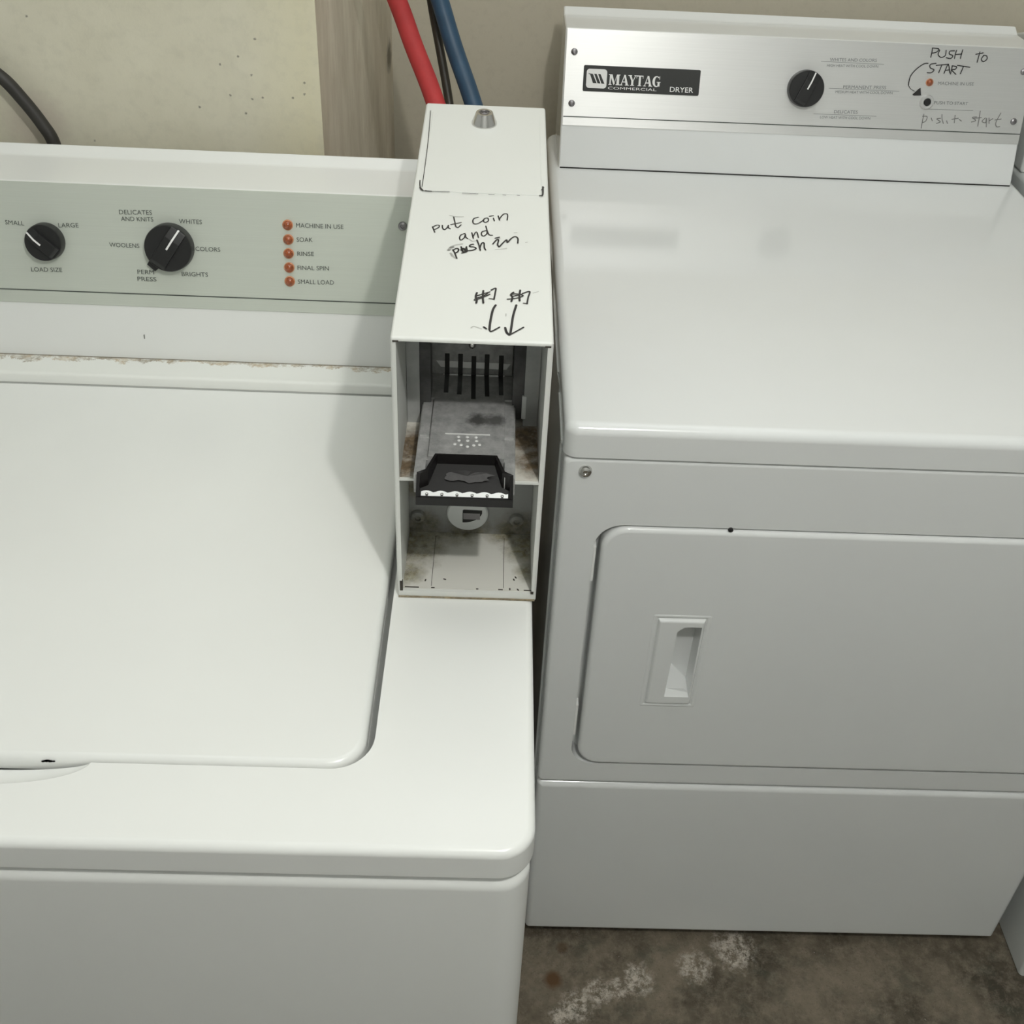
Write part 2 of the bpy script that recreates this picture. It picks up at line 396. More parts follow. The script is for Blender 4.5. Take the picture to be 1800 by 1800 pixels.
def knob(M, r, h, ang, line, parent, tab=None):
    """round skirted dial: skirt, raised finger bar and a white pointer line; ang = direction the bar points"""
    bm = bmesh.new()
    lathe(bm, [(r, 0), (r, .003), (r*.985, h-.0015), (r*.95, h), (r*.01, h)], M, 56)
    X = M @ Matrix.Rotation(ang, 4, 'Z')
    bw = r*.34
    side = [(-r*.86, h-.001), (r*.90, h-.001), (r*.92, h+.0002), (r*.42, h+.0042), (-r*.70, h+.0042), (-r*.86, h+.002)]
    A = [bm.verts.new(X @ Vector((x, -bw, z))) for x, z in side]; B = [bm.verts.new(X @ Vector((x, bw, z))) for x, z in side]
    fs = [bm.faces.new(A), bm.faces.new(B[::-1])]+[bm.faces.new((A[i], A[(i+1) % 6], B[(i+1) % 6], B[i])) for i in range(6)]
    bmesh.ops.bevel(bm, geom=list({e for f in fs for e in f.edges}), offset=.0009, segments=2, profile=.6, affect='EDGES')
    if tab: prism(bm, [(r*.88, -.0072), (r*1.22, -.0058), (r*1.22, .0050), (r*.88, .0062)], M @ Matrix.Rotation(tab, 4, 'Z'), .0005, .006, .0006)
    k = obj('knob', bm, BLACK, parent)
    bm = bmesh.new()
    lw = .0010
    Y0 = line*bw
    for p, q_ in (((-.02*r, h+.0044), (r*.42, h+.0044)), ((r*.42, h+.0044), (r*.95, h+.0003))):
        bm.faces.new([bm.verts.new(X @ Vector((x, y, z))) for x, y, z in ((p[0], Y0-lw, p[1]), (q_[0], Y0-lw, q_[1]), (q_[0], Y0+lw, q_[1]), (p[0], Y0+lw, p[1]))])
    obj('pointer_line', bm, WLINE, k)
    return k
def pilot(M, r, parent):
    bm = bmesh.new(); lathe(bm, [(r, 0), (r, .0012), (r*.86, .0018), (r*.80, .0012)], M, 28)
    o = obj('indicator_light', bm, AMBERR, parent)
    bm = bmesh.new(); lathe(bm, [(r*.84, .0006), (r*.82, .002), (r*.68, .0036), (r*.42, .0046), (r*.15, .005), (r*.01, .005)], M, 28)
    obj('lens', bm, AMBER, o); return o
def feet(x0, x1, y0, y1, z, parent):
    for x in (x0, x1):
        for y in (y0, y1):
            bm = bmesh.new(); lathe(bm, [(.02, 0), (.021, .006), (.012, .01), (.012, z+.004)], Matrix.Translation((x, y, 0)), 20)
            obj('leveling_foot', bm, BLACK, parent)

# ================================================================ DRYER
dry = thing('dryer', 'white front-loading coin laundry dryer with black nameplate and silver control panel', 'dryer', (DW/2, .33, 0))
YB = YC+PROF[4][0]+.004
bm = bmesh.new()
slab(bm, .003, DW-.003, Z0+.004, ZT-.004, -YB, -.02, .004, .001, FRONT)
obj('cabinet', bm, DWHITE, dry)
feet(.06, DW-.06, .06, YB-.06, Z0+.004, dry)
# front frame with the door opening
bm = bmesh.new(); slab(bm, 0, DW, ZS+.002, ZT-.0015, -.03, 0, .008, .006, FRONT)
ff = obj('front_panel', bm, DWHITE, dry)
DX0, DX1, DZ0, DZ1 = .0385, DW-.0385, .3945, .7775
c = bmesh.new(); slab(c, DX0, DX1, DZ0, DZ1, -.026, .02, .030, .0005, FRONT, 9)
boolean(ff, [c])
bm = bmesh.new(); slab(bm, 0, DW, Z0, ZS-.001, -.03, 0, .006, .009, FRONT); obj('kick_panel', bm, DWHITE, dry)
# top
bm = bmesh.new(); slab(bm, -.0015, DW+.0015, -.002, YB, ZT, H, .014, .011, UP, 9, 7); obj('top_panel', bm, DWHITE, dry)
# door
bm = bmesh.new(); slab(bm, DX0+.0075, DX1-.0025, DZ0+.0025, DZ1-.0025, -.0135, .003, .028, .006, FRONT, 9, 6)
door = obj('door', bm, DWHITE, dry)
c = bmesh.new(); slab(c, .1135, .1745, .508, .653, -.04, .02, .003, .0003, FRONT)
boolean(door, [c])
c = bmesh.new(); slab(c, .1130, .1750, .5075, .6535, -.0285, .02, .003, .0003, FRONT)
boolean(ff, [c])
# recessed pull
bm = bmesh.new()
loft(bm, [[FRONT @ Vector((x, y, c)) for x, y in rrect(.1105+i, .1778-i, .5050+i, .6562-i, max(.004-i, .0012), 5)] for i, c in
    ((0, -.0008), (0, .0010), (.0005, .0022), (.0014, .0031), (.0026, .0035), (.0042, .0035), (.0054, .0031), (.0062, .0022), (.0070, .0021), (.0076, .0030), (.0084, .0046), (.0096, .0056), (.0110, .0060))])
hd = obj('pull_handle', bm, DWHITE, door)
# pull: frame face, then a sloped left half and a deep finger pocket on the right
pk = bmesh.new()
F2 = lambda x, z, y: Vector((x, y, z))
top = [(.1405, .632), (.1485, .6395), (.1668, .6395), (.1668, .526), (.1385, .526)]
bot = [(.1460, .626), (.1535, .6330), (.1660, .6330), (.1660, .532), (.1445, .557)]
loft(pk, [[F2(x, z, -.02) for x, z in top], [F2(x, z, -.0061) for x, z in top], [F2(x, z, .0215) for x, z in bot]])
bm = bmesh.new(); slab(bm, .114, .174, .5085, .6525, -.0240, -.0006, .003, .0003, FRONT); cup = obj('finger_cup', bm, DWHITE, hd)
boolean(cup, [pk])
pk = bmesh.new()
loft(pk, [[F2(x, z, -.02) for x, z in top], [F2(x, z, -.0061) for x, z in top], [F2(x, z, .0215) for x, z in bot]])
boolean(hd, [pk])
# hinges and catch button
for (u0, z1), (u1, z0) in (((0.03641, 0.74607), (0.03614, 0.69776)), ((0.03267, 0.49971), (0.03306, 0.44653))):
    bm = bmesh.new(); box(bm, DX0+.0001, DX0+.0030, .0006, .012, z0, z1, .0006); obj('hinge', bm, WLINE, dry)
screw('screw', Matrix.Translation((.0220, 0, .846)) @ FRONT, .0066, dry, CHROME)
bm = bmesh.new(); lathe(bm, [(.0026, 0), (.0026, .002), (.001, .003)], Matrix.Translation((.1775, 0, .7765)) @ FRONT, 14); obj('door_bumper', bm, BLACK, dry)
bm = bmesh.new(); box(bm, 0.01146+.002, 0.67004-.002, YC-.0006, YC+.05, H-.001, H+.0016); obj('console_shadow_line', bm, GAPM, dry, smooth=0)  # dark strip put in for the shadow gap under the console
bm = bmesh.new(); tube(bm, [(-.0012, YB-.02, ZT+.004), (-.0012, .30, ZT+.004), (-.0012, .045, ZT+.004), (-.0012, .032, ZT-.01), (-.0012, .030, .80), (-.0012, .030, .45), (-.0012, .030, .06)], .0019, 8, 6); obj('side_bead', bm, DWHITE, dry)
# console
cons = console('console', 0.01146, 0.67004, YC, H, DWHITE, dry)
bm = bmesh.new(); slab(bm, .0135, .6690, .0005, .1288, 0, .0011, .0012, .0005, MD, 3, 2)
pan = obj('control_panel', bm, BRUSH, cons)
MP = at(MD, 0, 0, .0012)
for s, L, R, h in [('WHITES AND COLORS', (0.38111, 0.10329), (0.44696, 0.10495), 0.0055), ('HIGH HEAT WITH COOL DOWN', (0.37836, 0.09551), (0.45024, 0.09703), 0.0045), ('PERMANENT PRESS', (0.4053, 0.06824), (0.46589, 0.06963), 0.0055), ('MEDIUM HEAT WITH COOL DOWN', (0.39534, 0.06113), (0.47612, 0.06298), 0.0045), ('DELICATES', (0.39741, 0.03441), (0.4311, 0.03523), 0.0055), ('LOW HEAT WITH COOL DOWN', (0.37873, 0.02627), (0.45026, 0.02769), 0.0045), ('MACHINE IN USE', (0.53822, 0.07857), (0.58869, 0.07955), 0.0055), ('PUSH TO START', (0.53757, 0.05242), (0.58579, 0.05328), 0.0055)]:
    bm = bmesh.new(); letters(bm, MP, s, L, R, h*.78); obj('printed_label', bm, INKL, pan, smooth=0)
for (a, b) in [((0.36942, 0.10043), (0.45757, 0.10009)), ((0.38539, 0.06556), (0.48518, 0.06559)), ((0.36878, 0.0304), (0.45831, 0.03087)), ((0.5309, 0.0433), (0.59462, 0.04403))]:
    bm = bmesh.new(); strokes(bm, MP, [(.0005, [a, b])], .0002); obj('rule_line', bm, INKL, pan, smooth=0)
bm = bmesh.new(); strokes(bm, MP, [(.0013, [(0.01497, 0.01265), (0.66801, 0.01468)])], .0002); obj('trim_line', bm, INK, pan, smooth=0)
bm = bmesh.new(); strokes(bm, MP, [(0.0013, [(0.5218, 0.12426), (0.52184, 0.11881), (0.52152, 0.11207)]), (0.0013, [(0.52141, 0.12424), (0.53076, 0.12336), (0.52805, 0.11907), (0.52207, 0.11755)]), (0.0013, [(0.53239, 0.12198), (0.53115, 0.11611), (0.53572, 0.11266), (0.54115, 0.11507), (0.5412, 0.12198)]), (0.0013, [(0.55295, 0.12193), (0.54684, 0.12113), (0.54656, 0.11748), (0.55184, 0.11552), (0.54962, 0.11178), (0.54322, 0.11243)]), (0.0013, [(0.55576, 0.12259), (0.55499, 0.11747), (0.55488, 0.112)]), (0.0013, [(0.56435, 0.12368), (0.56355, 0.11783), (0.56325, 0.11235)]), (0.0013, [(0.55506, 0.11711), (0.56406, 0.11821)]), (0.0013, [(0.58358, 0.11867), (0.59352, 0.1209)]), (0.0013, [(0.58879, 0.12198), (0.5882, 0.11521), (0.58761, 0.10843)]), (0.0013, [(0.59515, 0.11769), (0.59265, 0.11266), (0.59623, 0.10952), (0.60044, 0.11299), (0.5992, 0.11713), (0.59457, 0.11767)]), (0.0013, [(0.53038, 0.10458), (0.52285, 0.10281), (0.52327, 0.09842), (0.52905, 0.09591), (0.52582, 0.0921), (0.51996, 0.09185)]), (0.0013, [(0.53089, 0.10186), (0.54816, 0.10404)]), (0.0013, [(0.53891, 0.10311), (0.5376, 0.09755), (0.53622, 0.09234)]), (0.0013, [(0.54398, 0.09193), (0.54761, 0.10384), (0.55186, 0.09299)]), (0.0013, [(0.54595, 0.09606), (0.55093, 0.09682)]), (0.0013, [(0.55382, 0.10226), (0.55359, 0.0973), (0.55316, 0.09139)]), (0.0013, [(0.55343, 0.10225), (0.55992, 0.10123), (0.5586, 0.09787), (0.55386, 0.09694), (0.56086, 0.09134)]), (0.0013, [(0.56073, 0.1031), (0.57877, 0.10147)]), (0.0013, [(0.56957, 0.10218), (0.56844, 0.09791), (0.56717, 0.09234)]), (0.0014, [(0.51907, 0.10411), (0.513, 0.10294), (0.5036, 0.09522), (0.49742, 0.08575), (0.49671, 0.07425)]), (0.0007, [(0.49671, 0.07425), (0.5007, 0.06959), (0.50677, 0.06667)])], .0004)
bm.faces.new([bm.verts.new(MP @ Vector((u, v, .0007))) for u, v in [(0.51438, 0.07164), (0.51157, 0.06966), (0.50425, 0.0619), (0.50685, 0.0607), (0.51705, 0.06131)]])
obj('marker_handwriting', bm, MARKER, pan, smooth=0)
bm = bmesh.new(); strokes(bm, MP, [(0.0011, [(0.52557, 0.03647), (0.52531, 0.02698), (0.52531, 0.01707)]), (0.0011, [(0.5243, 0.03358), (0.53075, 0.03327), (0.52988, 0.02716), (0.52533, 0.0247)]), (0.0011, [(0.53705, 0.03164), (0.53914, 0.02792)]), (0.0011, [(0.55042, 0.03181), (0.54524, 0.03064), (0.55092, 0.02708), (0.54598, 0.02459)]), (0.0011, [(0.55145, 0.03696), (0.55278, 0.03095), (0.55572, 0.02499)]), (0.0011, [(0.55961, 0.02876), (0.56169, 0.02523)]), (0.0011, [(0.57047, 0.0368), (0.57105, 0.02657)]), (0.0011, [(0.56676, 0.03115), (0.57584, 0.03285)]), (0.0011, [(0.57713, 0.03138), (0.58095, 0.02926)]), (0.0011, [(0.60168, 0.03581), (0.59551, 0.03461), (0.60124, 0.03104), (0.59533, 0.02852)]), (0.0011, [(0.60504, 0.0439), (0.60563, 0.03407), (0.60562, 0.02322)]), (0.0011, [(0.59868, 0.03379), (0.60842, 0.03514)]), (0.0011, [(0.6141, 0.0348), (0.61045, 0.03009), (0.61581, 0.02841), (0.61597, 0.0345), (0.61797, 0.02277)]), (0.0011, [(0.61947, 0.03502), (0.62098, 0.02767)]), (0.0011, [(0.62064, 0.03127), (0.62503, 0.0343)]), (0.0011, [(0.63494, 0.04248), (0.63066, 0.0294), (0.63284, 0.02377), (0.63723, 0.02395)]), (0.0011, [(0.62856, 0.03273), (0.63703, 0.03441)])], .0004); obj('pencil_handwriting', bm, PENCIL, pan, smooth=0)
for u, v in [(0.0251, 0.09878), (0.02533, 0.03055), (0.65568, 0.09878), (0.65566, 0.03175)]: screw('screw', at(MP, u, v), .0046, pan)
pilot(at(MP, *(0.52585, 0.07917)), .0052, pan)
bm = bmesh.new(); lathe(bm, [(.0100, 0), (.0100, .0022), (.0086, .0044), (.0054, .0044), (.0050, .002), (.001, .002)], at(MP, *(0.52614, 0.05289)), 32); btn = obj('start_button', bm, simple('satin_chrome', (.62, .62, .61), .35, .5), pan)
bm = bmesh.new(); lathe(bm, [(.0047, .0018), (.0047, .0040), (.0040, .0046), (.0002, .0047)], at(MP, *(0.52614, 0.05289)), 28); obj('button_cap', bm, BLACK, btn)
knob(at(MP, .3515, .0640), .0250, .012, math.radians(66), 0, pan)
# nameplate
bm = bmesh.new(); slab(bm, .0396, .2029, .0477, .0821, 0, .0012, .002, .0004, MP, 4, 2); npl = obj('nameplate', bm, PLATEB, pan)
MN = at(MP, 0, 0, .0013)
bm = bmesh.new(); bm.faces.new([bm.verts.new(MN @ Vector((x, y, .0001))) for x, y in rrect(.0438, .0724, .0521, .0775, .0042, 5)])
obj('emblem', bm, WLINE, npl, smooth=0)
for L in [[(0.04563, 0.0714), (0.05247, 0.07096), (0.05857, 0.05869), (0.05328, 0.05884), (0.04884, 0.06989)], [(0.05441, 0.07104), (0.05771, 0.07117), (0.06404, 0.05855), (0.05973, 0.05874)], [(0.05986, 0.07108), (0.06317, 0.07103), (0.06952, 0.0584), (0.06521, 0.05859)]]:
    bm = bmesh.new(); bm.faces.new([bm.verts.new(MN @ Vector((x, y, .0002))) for x, y in L]); obj('emblem_bar', bm, PLATEB, npl, smooth=0)
bm = bmesh.new()
def glyph(ch, x, y, w_, h):
    """bold slab-serif capitals drawn as filled polygons in a unit cell"""
    T_ = .30; t = .13; s = .07
    P = []
    R_ = lambda a, b, c, d: P.append([(a, b), (c, b), (c, d), (a, d)])
    if ch == 'M':
        R_(.08, 0, .20, 1); R_(.74, 0, .97, 1); R_(0, 0, .29, s); R_(.66, 0, 1.05, s); R_(-.02, 1-s, .2, 1); R_(.8, 1-s, 1.05, 1)
        P.append([(.08, 1), (.32, 1), (.58, .12), (.47, 0)]); P.append([(.47, 0), (.55, .2), (.80, 1), (.74, 1)])
    if ch == 'A':
        P.append([(.08, 0), (.17, 0), (.52, .92), (.46, 1)]); P.append([(.42, 1), (.62, 1), (.97, 0), (.70, 0)])
        R_(.24, .28, .80, .37); R_(-.02, 0, .30, s); R_(.60, 0, 1.06, s)
    if ch == 'Y':
        P.append([(.06, 1), (.33, 1), (.62, .42), (.40, .42)]); P.append([(.86, 1), (.94, 1), (.62, .42), (.53, .42)]); R_(.38, 0, .64, .46); R_(.26, 0, .76, s); R_(-.04, 1-s, .42, 1); R_(.72, 1-s, 1.04, 1)
    if ch == 'T':
        R_(.36, 0, .64, 1); R_(.02, 1-.10, .98, 1); R_(.24, 0, .76, s); R_(.02, .72, .09, 1); R_(.91, .72, .98, 1)
    if ch == 'G':
        n = 22; out = []; inn = []
        for i in range(n+1):
            a = math.radians(48+272*i/n); out.append((.5+.5*math.cos(a), .5+.52*math.sin(a))); inn.append((.54+.24*math.cos(a), .5+.43*math.sin(a)))
        for i in range(n): P.append([out[i], out[i+1], inn[i+1], inn[i]])
        R_(.66, .04, .92, .44); R_(.54, .40, 1.02, .47); R_(.84, .70, .91, 1)
    for q_ in P:
        bm.faces.new([bm.verts.new(MN @ Vector((x+a*w_, y+b*h, .0002+random.random()*2e-5))) for a, b in q_])
gx = .0752
for ch, w_, g in (('M', .0150, .0010), ('A', .0118, -.0004), ('Y', .0112, -.0002), ('T', .0100, .0004), ('A', .0118, .0006), ('G', .0112, 0)):
    glyph(ch, gx, .0574, w_, .0140); gx += w_+g
letters(bm, MN, 'COMMERCIAL', (.0748, .0532), (.1431, .0534), .0034, .0002)
letters(bm, MN, 'DRYER', (.1618, .0549), (.1947, .0550), .0068, .0002, bold=.008)
obj('nameplate_lettering', bm, WLINE, npl, smooth=0)

# ================================================================ WASHER
wsh = thing('washing_machine', 'white top-loading coin washing machine with grey-green control panel and closed lid', 'washing machine', (XW-.325, -.08, 0))
YWB = YWC+PROF[4][0]+.002
bm = bmesh.new(); slab(bm, XWL+.002, XW-.002, YF+.0005, YWB, .025, ZW1-.0022, .022, .013, UP, 9, 7); obj('cabinet', bm, WHITE, wsh)
feet(XWL+.07, XW-.07, YF+.08, YWB-.07, .028, wsh)
bm = bmesh.new(); slab(bm, XWL, XW, YF, YWB, ZW1, HW, .026, .0065, UP, 10, 7, base_re=.003)
topw = obj('top_panel', bm, WHITE, wsh)
LX0, LX1, LY0, LY1 = -.6400, -.1577, -.3568, .1345
c = bmesh.new(); slab(c, LX0-.0055, LX1+.0062, LY0-.0022, LY1+.0052, HW-.0285, HW+.02, .030, .0003, UP, 10)
c2 = bmesh.new()
bmesh.ops.create_uvsphere(c2, u_segments=64, v_segments=32, radius=1)
for v in c2.verts: v.co = Vector((-.425+v.co.x*.073, -.3572+v.co.y*.0225, HW+.0015+v.co.z*.0125))
boolean(topw, [c, c2])
bm = bmesh.new(); slab(bm, LX0, LX1, LY0, LY1, HW-.0120, HW+.0012, .027, .0062, UP, 10, 7); lid = obj('lid', bm, WHITE, wsh)
bm = bmesh.new()
MQ = Matrix.Translation((0, -.3566, HW-.0040)) @ FRONT
strokes(bm, MQ, [(.0020, [(-.3885, .0010), (-.3870, .0015), (-.3856, .0012)]), (.0026, [(-.3862, .0016), (-.3845, .0020), (-.3830, .0016)]), (.0022, [(-.3838, .0012), (-.3818, .0016)]), (.0016, [(-.3806, .0012), (-.3800, .0018)])], .0003)
obj('chipped_spot', bm, MARKER, lid, smooth=0)
# rear ledge under the console
bm = bmesh.new()
pts = [(.1387, HW-.002), (.1415, HW+.0050), (.1442, ZL-.0012), (.1470, ZL), (YWC+.02, ZL), (YWC+.02, HW-.002)]
A = [bm.verts.new((XWL+.008, y, z)) for y, z in pts]; B = [bm.verts.new((-.150, y, z)) for y, z in pts]
for i in range(6): bm.faces.new((A[i], A[(i+1) % 6], B[(i+1) % 6], B[i]))
bm.faces.new(A); bm.faces.new(B[::-1]); obj('rear_ledge', bm, LEDGE, wsh)
wc = console('console', XWL+.01, -.1505, YWC, ZL, WHITE, wsh)
bm = bmesh.new(); slab(bm, XWL+.014, -.1535, -.0005, .1290, 0, .0011, .0012, .0005, MW, 3, 2); wp = obj('control_panel', bm, WPANEL, wc)
MP = at(MW, 0, 0, .0012)
for s, L, R, h in [('SMALL', (-0.59327, 0.08588), (-0.5735, 0.08533), 0.0046), ('LARGE', (-0.53781, 0.08476), (-0.51649, 0.08561), 0.0046), ('LOAD SIZE', (-0.57234, 0.03628), (-0.5393, 0.03689), 0.0046), ('DELICATES', (-0.4725, 0.10131), (-0.43802, 0.10202), 0.0046), ('AND KNITS', (-0.47117, 0.09433), (-0.43728, 0.09502), 0.0046), ('WHITES', (-0.41036, 0.09423), (-0.38615, 0.09413), 0.0046), ('WOOLENS', (-0.48613, 0.06626), (-0.45442, 0.06617), 0.0046), ('COLORS', (-0.39505, 0.06553), (-0.36857, 0.06549), 0.0046), ('PERM', (-0.45892, 0.03812), (-0.44108, 0.03813), 0.0046), ('PRESS', (-0.45961, 0.03036), (-0.43927, 0.0306), 0.0046), ('BRIGHTS', (-0.41163, 0.0375), (-0.38342, 0.03777), 0.0046), ('MACHINE IN USE', (-0.28696, 0.09475), (-0.23673, 0.09501), 0.0046), ('SOAK', (-0.28682, 0.07957), (-0.26973, 0.07997), 0.0046), ('RINSE', (-0.28667, 0.06437), (-0.26882, 0.0648), 0.0046), ('FINAL SPIN', (-0.28692, 0.04929), (-0.25322, 0.04979), 0.0046), ('SMALL LOAD', (-0.28703, 0.03406), (-0.24811, 0.03447), 0.0046)]:
    bm = bmesh.new(); letters(bm, MP, s, L, R, h*1.02); obj('printed_label', bm, INK, wp, smooth=0)
bm = bmesh.new(); strokes(bm, MP, [(.0012, [(XWL+.015, .0137), (-.154, .0137)])], .0002); obj('trim_line', bm, INK, wp, smooth=0)
for u, v in [(-0.29567, 0.09479), (-0.29558, 0.07938), (-0.29572, 0.06442), (-0.29568, 0.04919), (-0.29562, 0.03413)]: pilot(at(MP, u, v), .0056, wp)
screw('screw', at(MP, *(-0.1739, 0.09838)), .0048, wp)
screw('screw', at(MP, (-0.1739, 0.09838)[0], .0306), .0048, wp)
knob(at(MP, -.5522, .0675), .0198, .011, math.radians(139), .3, wp)
knob(at(MP, -.4212, .0668), .0254, .012, math.radians(56), 0, wp, tab=math.radians(228))
bm = bmesh.new()
for v0 in (((-.4580, .8665), (-.4573, .8705)),):
    y0 = YWC+.0173*(.8685-ZL)/.0557
    box(bm, -.4580, -.4570, y0-.0006, y0+.002, .8660, .8712)
obj('scuff_mark', bm, PENCIL, wc, smooth=0)

# ================================================================ COIN METER on the washer
BX0, BX1, BY, BZ, BY2, BZ2 = (-0.14811, -0.02942, -0.17777, 1.09365, 0.22454, 1.12893)
mtr = thing('coin_meter', 'tall narrow white coin box with five-slot metal slide and handwritten instructions on washer', 'coin box', ((BX0+BX1)/2, 0, HW))
wt = .0042
FBZ = HW+.0002; TRAY = HW+.0062; SHZ = .9657
def side(bm, x0, x1):
    pts = [(BY, FBZ), (BY, BZ), (BY2, BZ2), (BY2, ZL+.0005), (.150, ZL+.0005), (.136, FBZ)]
    A = [bm.verts.new((x0, y, z)) for y, z in pts]; B = [bm.verts.new((x1, y, z)) for y, z in pts]
    n = len(pts); fs = [bm.faces.new(A), bm.faces.new(B[::-1])]
    for i in range(n): fs.append(bm.faces.new((A[i], A[(i+1) % n], B[(i+1) % n], B[i])))
bm = bmesh.new()
pts = [(BY, FBZ), (BY, BZ), (BY2, BZ2), (BY2, ZL+.0005), (.150, ZL+.0005), (.136, FBZ)]
A = [bm.verts.new((BX0, y, z)) for y, z in pts]; B = [bm.verts.new((BX1, y, z)) for y, z in pts]; n = len(pts)
fs = [bm.faces.new(A), bm.faces.new(B[::-1])]
for i in range(n): fs.append(bm.faces.new((A[i], A[(i+1) % n], B[(i+1) % n], B[i])))
bmesh.ops.recalc_face_normals(bm, faces=bm.faces[:])
bmesh.ops.bevel(bm, geom=[e for e in bm.edges if max(v.co.z for v in e.verts) > .9], offset=.0022, segments=3, profile=.5, affect='EDGES')
hs = obj('housing', bm, METER, mtr)
cu = bmesh.new(); box(cu, BX0+wt, BX1-wt, BY-.02, -.045, SHZ, BZ-.0030)           # upper recess for the slide
cl = bmesh.new(); box(cl, BX0+wt, BX1-wt, BY-.02, -.0992, TRAY+.001, SHZ-.0022)       # lower recess for the coin drawer
boolean(hs, [cu, cl])
ix0, ix1 = BX0+wt, BX1-wt
bm = bmesh.new(); box(bm, ix0+.0003, ix1-.0003, BY+.0015, -.072, SHZ+.0001, SHZ+.0010); obj('shelf', bm, SHELFM, mtr, smooth=0)
bm = bmesh.new(); box(bm, ix0+.0003, ix1-.0003, BY+.0030, -.1005, TRAY+.0011, TRAY+.0016); tr = obj('tray', bm, TRAYM, mtr, smooth=0)
RUST = simple('rust_black', (.045, .038, .03), .8)
for x in (-.1195, -.0575):
    bm = bmesh.new(); box(bm, x-.0002, x+.0002, BY+.006, -.106, TRAY+.00165, TRAY+.0018); obj('scratch', bm, RUST, tr, smooth=0)
for x, y in ((-.047, -.158), (-.0485, -.161), (-.1085, -.163), (-.125, -.165), (-.045, -.1735), (-.052, -.173)):
    bm = bmesh.new(); lathe(bm, [(.0012, 0), (.0012, .0003)], Matrix.Translation((x, y, TRAY+.0015)) @ Matrix.Rotation(x*90, 4, 'Z') @ Matrix.Diagonal((1.3, .6, 1, 1)), 7); obj('paint_chip', bm, RUST, tr, smooth=0)
for x, w_ in ((-.136, .012), (-.118, .003), (-.036, .008), (-.06, .004), (-.08, .002)):
    bm = bmesh.new(); box(bm, x-w_/2, x+w_/2, BY+.0032, BY+.0042, TRAY+.0012, TRAY+.00195); obj('paint_chip', bm, RUST, tr, smooth=0)
for x in (BX0+.0035, BX1-.0035):
    bm = bmesh.new(); box(bm, x-.0012, x+.0012, BY-.0003, BY+.002, TRAY+.001, TRAY+(.012 if x < -.1 else .004)); obj('paint_chip', bm, RUST, mtr, smooth=0)
bm = bmesh.new(); box(bm, BX0+.001, BX1-.001, BY-.0012, BY+.01, HW+.0001, HW+.0014); obj('grime_line', bm, dirty('grime', (.55, .52, .43), (.16, .13, .08), [((-.09, BY, HW), .2)], (.4, .6)), mtr, smooth=0)
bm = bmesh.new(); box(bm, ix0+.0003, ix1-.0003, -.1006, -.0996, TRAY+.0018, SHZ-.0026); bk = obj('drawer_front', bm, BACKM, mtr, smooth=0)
MB = Matrix.Translation((0, -.1006, 0)) @ FRONT
bm = bmesh.new(); lathe(bm, [(.0185, 0), (.0185, .0020), (.0175, .0030), (.0002, .0030)], MB @ Matrix.Translation((-.0913, .8696, 0)), 44); lk = obj('drawer_lock', bm, LOCKW, mtr)
bm = bmesh.new()
D = [(-.0970, .8752)]+[(-.0970+.0010, .8757), (-.0800, .8757)]
D = [(-.0956, .8608), (-.0956, .8748), (-.0945, .8756), (-.0782, .8752)]+[(-.0950+.0172*math.cos(t), .8745+.0138*math.sin(t)) for t in [math.radians(-12-78*i/10) for i in range(11)]]
bm.faces.new([bm.verts.new(MB @ Vector((x, z, .0031))) for x, z in D]); obj('keyhole', bm, GAPM, lk, smooth=0)
bm = bmesh.new(); box(bm, -.0950, -.0800, -.1042, -.1036, .8648, .8718); obj('key_pin', bm, SCREWM, lk, smooth=0)
for x, z in ((-.1358, .8645), (-.0469, .8638)): screw('screw', MB @ Matrix.Translation((x, z, 0)), .0068, mtr, BACKM)
# mechanism behind the slide
CY = -.056
bm = bmesh.new(); box(bm, -.1262, -.0560, CY, -.0455, SHZ+.0012, BZ-.0045, .0006)
CHUTE = simple('chute_zinc', (.38, .38, .37), .45, .2, var=.25, vscale=120)
mech = obj('coin_chute', bm, CHUTE, mtr)
GREYP = simple('grey_back_plate', (.42, .43, .42), .5, .2, var=.15)
for x0, x1 in ((ix0+.0004, -.1330), (-.0462, ix1-.0004)):
    bm = bmesh.new(); box(bm, x0, x1, -.1010, -.0995, SHZ+.0011, BZ-.0035); obj('back_plate', bm, GREYP, mtr, smooth=0)
for xm, hw in ((-.1292, .0055), (-.0498, .0062)):
    pts = [(xm-hw, 1.0870), (xm+hw, 1.0870), (xm+hw, .990)]+[(xm+hw*math.cos(t), .983+.0108*math.sin(t)) for t in [math.radians(-180*i/8) for i in range(9)]]+[(xm-hw, .990)]
    bm = bmesh.new(); prism(bm, pts, Matrix.Translation((0, -.0800, 0)) @ FRONT, 0, .0195, .0008); obj('side_bracket', bm, DARKM, mtr)
bm = bmesh.new(); box(bm, -.0478, -.0440, -.1016, -.0985, .974, .997, .0008); obj('latch_tab', bm, LOCKW, mtr)
MC = Matrix.Translation((0, CY, 0)) @ FRONT
bm = bmesh.new(); prism(bm, [(-.1218, 1.0012), (-.0576, 1.0004), (-.0613, .9944), (-.1179, .9950)], MC, 0, .0004); obj('strip_reflection', bm, WLINE, mech, smooth=0)  # white strip stands in for a bright reflection on the chute metal
screw('screw', MC @ Matrix.Translation((-.0913, 1.0174, 0)), .0030, mech, CHROME)
SX = (-.1124, -.1010, -.0895, -.0782, -.0660)
SX2 = (-.1119, -.1006, -.0885, -.0770, -.0652)
for x, zt in zip(SX, (1.0085, 1.0085, 1.0067, 1.0089, 1.0082)):
    bm = bmesh.new(); box(bm, x-.0020, x+.0020, CY-.0008, CY+.001, .9800, zt); obj('coin_slot', bm, GAPM, mech, smooth=0)
